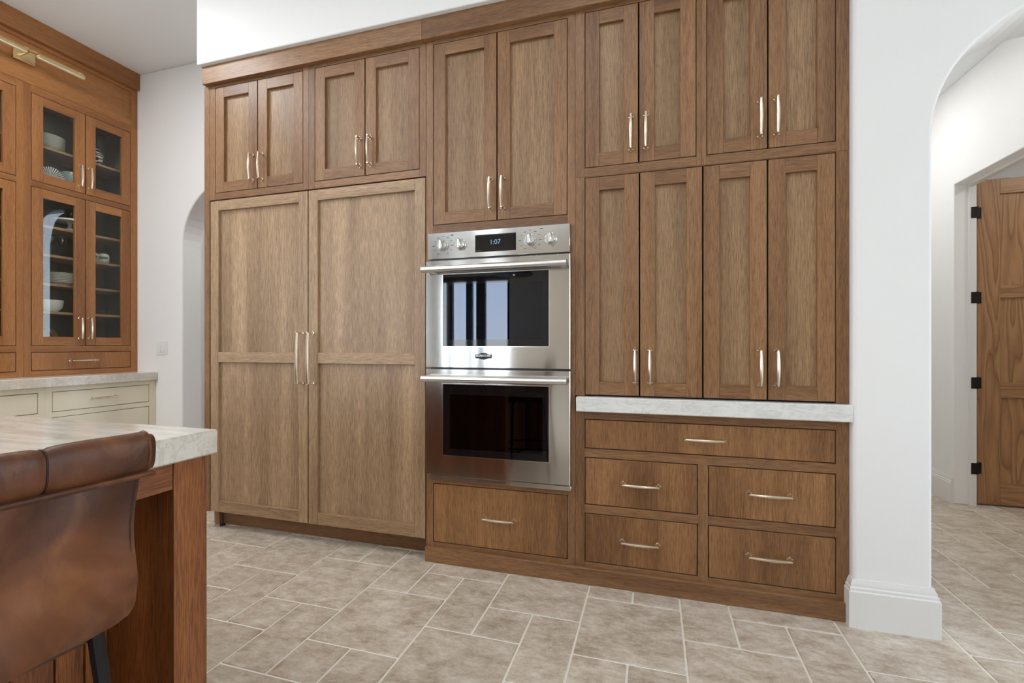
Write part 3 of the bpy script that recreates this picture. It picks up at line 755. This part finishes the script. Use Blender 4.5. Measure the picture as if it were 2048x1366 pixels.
# picture light
t = thing('picture_light', 'slim brass picture light on a square plate above the glass doors', 'lamp', (XH, -.13, 3.1))
mb = MB(); mb.fbox(FH, -.194, -.078, .0003, .009, 3.053, 3.137, 0, .0012); part('backplate', mb, LAMPB, t)
mb = MB(); mb.tube([FH(-.150, .009, 3.095), FH(-.150, .03, 3.095), FH(-.150, .100, 3.104)], .0065, 10); part('arm', mb, LAMPB, t)
mb = MB(); mb.tube([FH(-.46, .100, 3.108), FH(.155, .100, 3.108)], .0042, 8)
for a in (-.44, -.175, -.13, .13): mb.tube([FH(a - .012, .100, 3.109), FH(a + .012, .100, 3.109)], .0075, 8)
part('rail', mb, LAMPB, t)
for a0, a1 in ((-.46, -.172), (-.116, .160)):
    mb = MB(); mb.fbox(FH, a0, a1, .088, .112, 3.082, 3.101, 0, .003); hd = part('lamp_tube', mb, LAMPB, t)
    mb = MB(); mb.fbox(FH, a0 + .004, a1 - .004, .092, .110, 3.076, 3.0825, 0, .001); part('diffuser', mb, CREAM, t).parent = hd
# cream base units and their counter
def base(a_lo, a_hi, h1, h3, label_):
    t = thing('base_cabinet', label_, 'cabinet', (XB - .28, (a_lo + a_hi) / 2, 0), 'cream base cabinets')
    W_ = [CREAM] * 3
    frame(t, FB, W_, [(a_lo, h1, .1, .8505), (h3, a_hi, .1, .8505)], [(h1, h3, .8165, .8505), (h1, h3, .643, .678), (h1, h3, .395, .43), (h1, h3, .1, .135)])
    carcass(t, FB, a_lo + .001, a_hi - .001, .1, .85, -.56)
    mb = MB(); mb.fbox(FB, a_lo, a_hi, -.09, -.07, 0, .1); part('toe_kick', mb, CREAM, t)
    drawer(t, FB, CREAM, h1, h3, .678, .8165, ((h1 + h3) / 2 - .01, .749))
    for z0, z1 in ((.43, .643), (.135, .395)): drawer(t, FB, CREAM, h1, h3, z0, z1, ((h1 + h3) / 2, (z0 + z1) / 2))
base(-.1310, .5985, -.093, .546, 'cream painted drawer cabinet under the glass cabinet, beside the white wall')
base(-.8700, -.1316, -.808, -.169, 'cream painted drawer cabinet at the left edge of the photo')
t = thing('sideboard_counter', 'pale quartzite counter running under the glass cabinets', 'counter', (-4.16, -.14, .851))
mb = MB(); mb.box(-4.458, -3.862, -.90, .5985, .8508, .9140, 0, .003); part('slab', mb, SLABI, t)

# ------------------------------------------------------------------ dishes behind the glass
NTH = ['top', 'second', 'third', 'fourth', 'fifth', 'sixth', 'seventh', 'eighth', 'ninth', 'tenth']
def plate_mesh(r, h, mat):
    mb = MB(); mb.lathe([(0, .002), (r * .5, .002), (r * .58, 0), (r * .62, .002), (r * .97, h - .001), (r, h), (r * .96, h + .002), (r * .6, .0062), (0, .0062)], (0, 0, 0), 32)
    return mb.mesh('plate', mat, (0, 0, 0), True, False)
DP = plate_mesh(.105, .018, CERAM)
def stack(x, y, z, n, step, where, me=DP):
    for i in range(n):
        o = place('plate', me, None, (x, y, z + i * step), 'white dinner plate, %s from the top of the stack %s' % (NTH[n - 1 - i] if i < n - 1 else 'first', where))
        o['category'] = 'plate'; o['group'] = 'stacked plates ' + where
stack(-4.235, .062, SH_UP + .0005, 9, .0098, 'behind the upper left glass door')
stack(-4.235, .158, SH_LOW[1] + .0005, 7, .0112, 'on the second lowest shelf')
# decorative plate on edge
mb = MB(); mb.lathe([(0, .0), (.03, 0), (.082, .012), (.084, .015), (.081, .016), (.03, .005), (0, .005)], (0, 0, 0), 40, 0, (1, 0, 0))
mb.box(-.03, 0, -.03, .03, -.082, -.074); mb.box(-.03, -.024, -.02, .02, -.082, .03); mb.box(.0, .022, -.03, .03, -.0835, -.0815)
o = solo('decorative_plate', mb, RADIAL, 'round plate with black and white radial lines standing behind upper glass door', 'plate', (0, 0, 0)); o.location = (-4.20, .07, 2.2585 + .0838)
mb = MB(); mb.lathe([(0, 0), (.03, 0), (.034, .004), (.062, .05), (.072, .10), (.066, .135), (.06, .138), (.055, .13), (.058, .1), (.03, .01), (0, .008)], (0, 0, 0), 28)
o = solo('bowl', mb, AQUA, 'pale aqua rounded bowl low behind the upper left glass door', 'bowl', (0, 0, 0)); o.location = (-4.24, .232, 2.2585); o.scale = (1.05, 1.05, 1.3)
mb = MB(); mb.lathe([(0, 0), (.022, 0), (.026, .01), (.026, .16), (.02, .185), (.012, .2), (.012, .225), (0, .225)], (0, 0, 0), 20)
o = solo('bottle', mb, BLUEG, 'tall grey blue bottle behind the upper right glass door', 'bottle', (0, 0, 0)); o.location = (-4.26, .418, SH_UP)
mb = MB(); mb.lathe([(0, 0), (.024, 0), (.04, .03), (.045, .065), (.03, .1), (.018, .12), (.02, .128), (.012, .128), (0, .1)], (0, 0, 0), 24)
o = solo('vase', mb, ZEBRA, 'small vase with wavy black and white stripes beside the grey bottle', 'vase', (0, 0, 0)); o.location = (-4.18, .352, SH_UP)
def cup(label_, loc, s=1.0, mat=CERAM, group=None, saucer=False):
    t = thing('cup', label_, 'cup', loc, group)
    mb = MB(); mb.lathe([(0, 0), (.022 * s, 0), (.024 * s, .004 * s), (.036 * s, .022 * s), (.041 * s, .06 * s), (.038 * s, .06 * s), (.033 * s, .024 * s), (0, .008 * s)], loc, 24); part('bowl', mb, mat, t)
    pts = [(loc[0] + .004, loc[1] + (.038 + .026 * math.sin(PI * k / 10)) * s, loc[2] + (.012 + .042 * k / 10) * s) for k in range(11)]
    mb = MB(); mb.tube(pts, .0035 * s, 8); part('handle', mb, mat, t)
cup('white cup with loop handle low behind the upper right glass door', (-4.20, .372, 2.2585), 1.05)
mb = MB(); mb.lathe([(0, 0), (.045, 0), (.042, .006), (.012, .02), (.011, .05), (.02, .062), (.10, .066), (.102, .078), (0, .078)], (0, 0, 0), 36)
o = solo('cake_stand', mb, CERAM, 'white pedestal cake stand on the top shelf behind the tall left door', 'stand', (0, 0, 0)); o.location = (-4.20, .190, SH_LOW[3])
t = thing('glass_jar', 'clear glass jar with knob lid standing on the white cake stand', 'jar', (-4.20, .205, SH_LOW[3] + .0782))
mb = MB(); mb.lathe([(0, .003), (.032, .003), (.034, .0), (.036, .003), (.038, .075), (.036, .078), (.034, .075), (.032, .008), (0, .006)], (-4.20, .205, SH_LOW[3] + .0785), 20); part('body', mb, GLASSW, t)
mb = MB(); mb.lathe([(.038, .079), (.037, .084), (.01, .092), (.012, .108), (.0, .112)], (-4.20, .205, SH_LOW[3] + .0785), 20); part('lid', mb, GLASSW, t)
mb = MB(); mb.lathe([(0, 0), (.05, 0), (.054, .004), (.078, .03), (.086, .085), (.082, .086), (.072, .034), (0, .01)], (0, 0, 0), 32)
o = solo('bowl', mb, CERAM, 'large white serving bowl on the lowest shelf behind the tall left door', 'bowl', (0, 0, 0)); o.location = (-4.22, .068, SH_LOW[0])
# woven ring
mb = MB(); cc = (-4.24, .070, 1.1185 + .070)
for k in range(22):
    an = 2 * PI * k / 22; c0 = Vector((cc[0], cc[1] + .052 * math.cos(an), cc[2] + .052 * math.sin(an)))
    rd = Vector((0, math.cos(an), math.sin(an))); tg = Vector((0, -math.sin(an), math.cos(an))); pts = [c0 + (rd * math.cos(q) + Vector((1, 0, 0)) * math.sin(q)) * .015 + tg * (.006 * q / PI) for q in [2 * PI * j / 12 for j in range(13)]]
    mb.tube(pts, .0035, 5)
solo('woven_ring', mb, WICK, 'woven straw ring standing on the cabinet floor behind the tall left door', 'ring', cc)
t = thing('book', 'tan book lying flat beside the straw ring', 'book', (-4.22, .175, 1.1185))
mb = MB(); mb.box(-4.29, -4.15, .135, .225, 1.1187, 1.122); mb.box(-4.29, -4.15, .135, .225, 1.136, 1.139); mb.box(-4.29, -4.15, .135, .139, 1.122, 1.136); part('cover', mb, BOOKP, t)
mb = MB(); mb.box(-4.287, -4.153, .139, .223, 1.122, 1.136); part('pages', mb, CERAM, t)
def pot(label_, y, z, x=-4.22, s=1.0):
    t = thing('mug', label_, 'mug', (x, y, z), 'mugs in a row on one shelf')
    mb = MB(); mb.lathe([(0, 0), (.026 * s, 0), (.034 * s, .01), (.036 * s, .03)], (x, y, z), 24, 0); mb.lathe([(.0362 * s, .03), (.0362 * s, .05)], (x, y, z), 24, 1)
    mb.lathe([(.036 * s, .05), (.033 * s, .068), (.02 * s, .078), (.0, .08)], (x, y, z), 24, 0); part('body', mb, [CERAM, CELAD], t)
    hn = MB(); hn.tube([(x + (.034 + .02 * math.sin(PI * k / 8)) * s, y, z + .015 + .04 * k / 8) for k in range(9)], .0035, 6); part('handle', hn, CERAM, t)
pot('white upturned mug with grey green band, leftmost of three on the shelf', .357, SH_LOW[2])
pot('white upturned mug with grey green band, middle of three on the shelf', .418, SH_LOW[2], -4.20, 1.05)
pot('white upturned mug with grey green band, rightmost of three on the shelf', .462, SH_LOW[2], -4.27, .9)
mb = MB(); mb.lathe([(0, .002), (.03, .002), (.034, 0), (.04, .004), (.055, .032), (.06, .036), (.053, .032), (.036, .008), (0, .007)], (0, 0, 0), 24)
o = solo('glass_bowl', mb, GLASSW, 'small clear glass bowl behind the tall right door, lowest shelf', 'bowl', (0, 0, 0)); o.location = (-4.20, .405, SH_LOW[0])
for y, n_ in ((.085, 'left'), (.152, 'right')):
    mb = MB(); mb.lathe([(0, 0), (.03, 0), (.03, .003), (.005, .006), (.004, .07), (.02, .085), (.032, .12), (.028, .16), (.026, .16), (.029, .12), (.018, .088), (0, .082)], (0, 0, 0), 20)
    o = solo('wine_glass', mb, GLASSW, 'clear stem glass on the third shelf behind the tall left door, %s one' % n_, 'glass', (0, 0, 0), 'stem glasses'); o.location = (-4.22, y, SH_LOW[2])

# pendant lamp over the island, mirrored in the upper oven window
t = thing('pendant_lamp', 'wide dark dish pendant lamp with bare bulb, mirrored in the upper oven window', 'lamp', (-1.41, -2.62, 1.88))
q = (-1.41, -2.62, 1.88)
mb = MB(); mb.lathe([(.205, 0), (.20, .012), (.15, .045), (.07, .075), (.022, .088), (.0, .090), (0, .084), (.02, .082), (.068, .069), (.148, .039), (.203, -.001)], q, 40); part('shade', mb, BRONZE, t)
mb = MB(); mb.tube([(q[0], q[1], 1.985), (q[0], q[1], CH - .02)], .004, 8); part('cord', mb, BLACK, t)
mb = MB(); mb.lathe([(.06, CH - .022), (.06, CH - .0005)], (q[0], q[1], 0), 24); part('ceiling_plate', mb, BRONZE, t)
mb = MB(); mb.lathe([(0, -.005), (.014, .002), (.022, .018), (.02, .032), (.012, .05), (.012, .08)], q, 16); part('bulb', mb, BULB, t)

# light switch
t = thing('light_switch', 'white double rocker light switch on the white wall beside the arch', 'switch', (-3.815, .6, 1.11))
mb = MB(); mb.box(-3.872, -3.758, .594, .5995, 1.054, 1.166, 0, .002); part('plate', mb, SWITCHP, t)
for x in (-3.838, -3.792):
    mb = MB(); mb.box(x - .0165, x + .0165, .5895, .594, 1.077, 1.143, 0, .0015); part('rocker', mb, SWITCHP, t)

# ------------------------------------------------------------------ island
t = thing('kitchen_island', 'reddish oak kitchen island with corner post and open knee space', 'island', (-2.3, -2.1, 0))
mb = MB(); mb.box(-3.55, -1.345, -2.85, -1.40, .0, .8515); part('body', mb, ISL[2], t)
mb = MB(); mb.box(-1.178, -1.095, -1.404, -1.317, 0, .8515, 0, .0015); part('corner_post', mb, ISL[2], t)
mb = MB(); mb.box(-1.178, -1.095, -2.87, -2.783, 0, .8515, 0, .0015); part('corner_post', mb, ISL[2], t)
mb = MB(); mb.box(-1.345, -1.178, -1.392, -1.325, 0, .8515); part('wing_panel', mb, ISL[2], t)
mb = MB(); mb.box(-1.345, -1.178, -2.86, -2.79, 0, .8515); part('wing_panel', mb, ISL[2], t)
mb = MB(); mb.box(-1.125, -1.098, -2.783, -1.4045, .786, .8515, 0, .001); part('apron_rail', mb, ISL[1], t)
y = -1.394
for k, wd in enumerate((.052, .06, .08) + (.08,) * 15):
    if y - wd < -2.79: break
    mb = MB(); mb.box(-1.345, -1.331, y - wd + .0022, y - .0022, .0, .8515, 0, .0015); part('plank', mb, ISL[2], t); y -= wd
t = thing('island_countertop', 'thick pale veined quartzite countertop on the oak island', 'countertop', (-2.3, -2.1, .852))
mb = MB(); mb.box(-3.6, -1.076, -2.9, -1.301, .852, .914, 0, .004); part('slab', mb, SLABI, t)

# ------------------------------------------------------------------ leather bar stool
AN = math.radians(4.9); P0 = Vector((-.8315, -1.649, 0))
ws = Vector((math.sin(AN), math.cos(AN), 0)); ns = Vector((math.cos(AN), -math.sin(AN), 0))
def SP(s, n, z): return tuple(P0 + ws * s + ns * n + Vector((0, 0, z)))     # s along the back, n towards the rear of the stool
WB = .47
t = thing('bar_stool', 'brown leather bar stool with padded top roll and black legs at the island end', 'stool', tuple(P0 + ws * (-WB / 2) + ns * -.2))
def sheet():
    mb = MB(); nu, nv = 60, 40; vs = []
    zt, zb = .950, .662
    for side in (0, 1):
        for j in range(nv + 1):
            v = j / nv; z = zt + (zb - zt) * v
            e = .010 + .010 * math.sin(PI * min(1, v * 1.15)) ** 2
            r = .030; zz = z - zb
            if zz < r: e += r - math.sqrt(max(0, r * r - (r - zz) ** 2))
            for i in range(nu + 1):
                u = i / nu; s = -e + (-WB + 2 * e) * u
                n = -.002 - .022 * v + .010 * v * math.sin(PI * u)
                n += .0035 * math.sin(9 * u + 4 * v) * v + .002 * math.sin(23 * u - 7 * v)
                for (ua, va, ub, vb, hh, ww) in ((.02, .98, .24, .50, .0050, .030), (.10, 1.0, .38, .62, .0040, .035), (.00, .80, .10, .42, .0035, .025), (.45, .95, .60, .55, .0025, .05)):
                    dx, dy = ub - ua, vb - va; q = max(0, min(1, ((u - ua) * dx + (v - va) * dy) / (dx * dx + dy * dy)))
                    dd = math.hypot(u - ua - q * dx, v - va - q * dy); n += hh * math.sin(PI * min(1, .15 + q * .85)) * math.exp(-(dd / ww) ** 2)
                vs.append(SP(s, n - side * .012, z))
    N = (nu + 1) * (nv + 1); fs = []
    for j in range(nv):
        for i in range(nu):
            a = j * (nu + 1) + i; fs.append((a, a + 1, a + nu + 2, a + nu + 1)); fs.append((N + a, N + a + 1, N + a + nu + 2, N + a + nu + 1))
    loop = [i for i in range(nu + 1)] + [j * (nu + 1) + nu for j in range(1, nv + 1)] + [nv * (nu + 1) + i for i in range(nu - 1, -1, -1)] + [j * (nu + 1) for j in range(nv - 1, 0, -1)]
    for k in range(len(loop)):
        a, b = loop[k], loop[(k + 1) % len(loop)]; fs.append((a, b, N + b, N + a))
    return mb.add(vs, fs)
bk = part('backrest', sheet(), LEATH, t, weld=False)
# stitch lines along the side edges
mb = MB()
for sd in (0, 1):
    for k in range(52):
        v = .04 + .80 * k / 52; z = (.95 - .288 * v); e = .010 + .010 * math.sin(PI * min(1, v * 1.15)) ** 2 + .006
        s = -e if sd == 0 else -WB + e; n = -.002 - .022 * v + .0012
        u = (s + e) / -WB; n += .0035 * math.sin(9 * (0 if sd == 0 else 1) + 4 * v) * v
        mb.tube([SP(s, n, z), SP(s, n, z - .0032)], .0007, 4)
o = part('stitching', mb, STITCH, t); o['kind'] = 'stuff'; o.parent = bk
SEAM = (-.145, -.325)
def roll():
    mb = MB(); n = 30; vs = []; ss = [0, -.002, -.006, -.012] + [-.012 - (WB - .024) * k / 90 for k in range(1, 90)] + [-WB + .012, -WB + .006, -WB + .002, -WB]
    for s in ss:
        k = min(abs(s - q) for q in SEAM); f = 1.0 - .11 * math.exp(-(k / .006) ** 2) - .05 * math.exp(-(k / .03) ** 2)
        e = min(-s, WB + s); f *= 1 - .16 * math.exp(-(e / .008) ** 2)
        f *= 1 + .012 * math.sin(40 * s)
        for j in range(n):
            a = 2 * PI * j / n; ca, sa = math.cos(a), math.sin(a)
            p = .72; x = .021 * f * math.copysign(abs(ca) ** p, ca); z = .036 * f * math.copysign(abs(sa) ** p, sa)
            vs.append(SP(s, -.004 + x + z * .06, .947 + z))
    k = len(ss); fs = [(i * n + j, i * n + (j + 1) % n, (i + 1) * n + (j + 1) % n, (i + 1) * n + j) for i in range(k - 1) for j in range(n)] + [tuple(range(n)), tuple(range((k - 1) * n, k * n))]
    return mb.add(vs, fs)
rl = part('top_roll', roll(), LEATH, t)
mb = MB()
mb.tube([SP(-.002 - (WB - .004) * k / 40, .0135, .9125) for k in range(41)], .0045, 8)
for e in (-.0105, -WB + .0105):
    mb.tube([SP(e, -.004 + .0205 * math.cos(a) + .002 * math.sin(a), .947 + .0355 * math.sin(a)) for a in [2 * PI * k / 24 for k in range(25)]], .0028, 6)
o = part('piping', mb, LEATH, t); o.parent = rl
for q in SEAM:
    mb = MB(); mb.tube([SP(q, -.004 + .0186 * math.copysign(abs(math.cos(a)) ** .72, math.cos(a)) + .002 * math.sin(a), .947 + .0318 * math.copysign(abs(math.sin(a)) ** .72, math.sin(a))) for a in [2 * PI * k / 28 for k in range(29)]], .0012, 6)
    o = part('seam', mb, STITCH, t); o.parent = rl
# seat and frame
mb = MB(); N_ = 14; vs = []; 
for j in range(N_ + 1):
    for i in range(N_ + 1):
        u, v = i / N_, j / N_; s = -.045 - (WB - .09) * u; n = -.045 - .36 * v
        vs.append(SP(s, n, .690 + .018 * math.sin(PI * u) * math.sin(PI * v)))
M_ = len(vs); vs += [(x, y_, z - .045 - .0) for x, y_, z in vs]
fs = []
for j in range(N_):
    for i in range(N_):
        a = j * (N_ + 1) + i; fs += [(a, a + 1, a + N_ + 2, a + N_ + 1), (M_ + a, M_ + a + 1, M_ + a + N_ + 2, M_ + a + N_ + 1)]
lp = [i for i in range(N_ + 1)] + [j * (N_ + 1) + N_ for j in range(1, N_ + 1)] + [N_ * (N_ + 1) + i for i in range(N_ - 1, -1, -1)] + [j * (N_ + 1) for j in range(N_ - 1, 0, -1)]
fs += [(lp[k], lp[(k + 1) % len(lp)], M_ + lp[(k + 1) % len(lp)], M_ + lp[k]) for k in range(len(lp))]
part('seat', mb.add(vs, fs), LEATH, t)
LEG = {}
for (s, n, s2, n2) in ((-.060, -.044, -.012, .015), (-WB + .060, -.044, -WB + .012, .015), (-.075, -.375, -.03, -.40), (-WB + .075, -.375, -WB + .03, -.40)):
    mb = MB(); mb.tube([SP(s, n, .675), SP(s + (s2 - s) * .5, n + (n2 - n) * .5, .34), SP(s2, n2, 0)], [.0115, .0105, .009], 7); part('leg', mb, IRON, t)
mb = MB(); q = [(-.038, -.012), (-WB + .038, -.012), (-WB + .048, -.391), (-.048, -.391)]
for k in range(4): mb.tube([SP(*q[k], .25), SP(*q[(k + 1) % 4], .25)], .007, 8)
part('foot_rail', mb, IRON, t)

# ------------------------------------------------------------------ door in the hall doorway
mb = MB(); mb.box(2.142, 2.184, 1.858, 1.8725, 0, 2.265); mb.box(2.142, 2.184, 1.0, 1.8725, 2.262, 2.2765); struct('trim_1', mb, TRIM)
DX0, DX1, DY0, DY1 = 2.203, 3.05, 1.888, 1.930
mb = MB()
for a0, a1, z0, z1, m_ in ((DX0, 2.333, .012, 2.300, 1), (DX1 - .115, DX1, .012, 2.300, 1), (2.333, DX1 - .115, 2.195, 2.300, 0), (2.333, DX1 - .115, 1.464, 1.555, 0), (2.333, DX1 - .115, .765, .87, 0), (2.333, DX1 - .115, .012, .166, 0)):
    mb.box(a0, a1, DY0, DY1, z0, z1, m_, .0012)
dr = struct('door_1', mb, [DOORW[0], DOORW[2]], weld=False)
for z0, z1 in ((1.551, 2.199), (.866, 1.468), (.162, .769)):
    mb = MB(); mb.box(2.329, DX1 - .111, DY0 + .011, DY1 - .011, z0, z1); struct('panel', mb, DOORW[2], dr)
for z in (2.067, 1.468, .866, .263):
    mb = MB(); mb.box(2.152, 2.190, 1.8545, 1.8582, z - .040, z + .040, 0, .0015)
    mb.tube([(2.195, 1.872, z - .043), (2.195, 1.872, z + .043)], .0075, 10)
    mb.box(2.199, 2.2032, 1.874, 1.925, z - .040, z + .040, 0, .001); mb.box(2.190, 2.226, 1.8845, 1.8882, z - .04, z + .04, 0, .001)
    struct('hinge', mb, BRONZE, dr, weld=False)
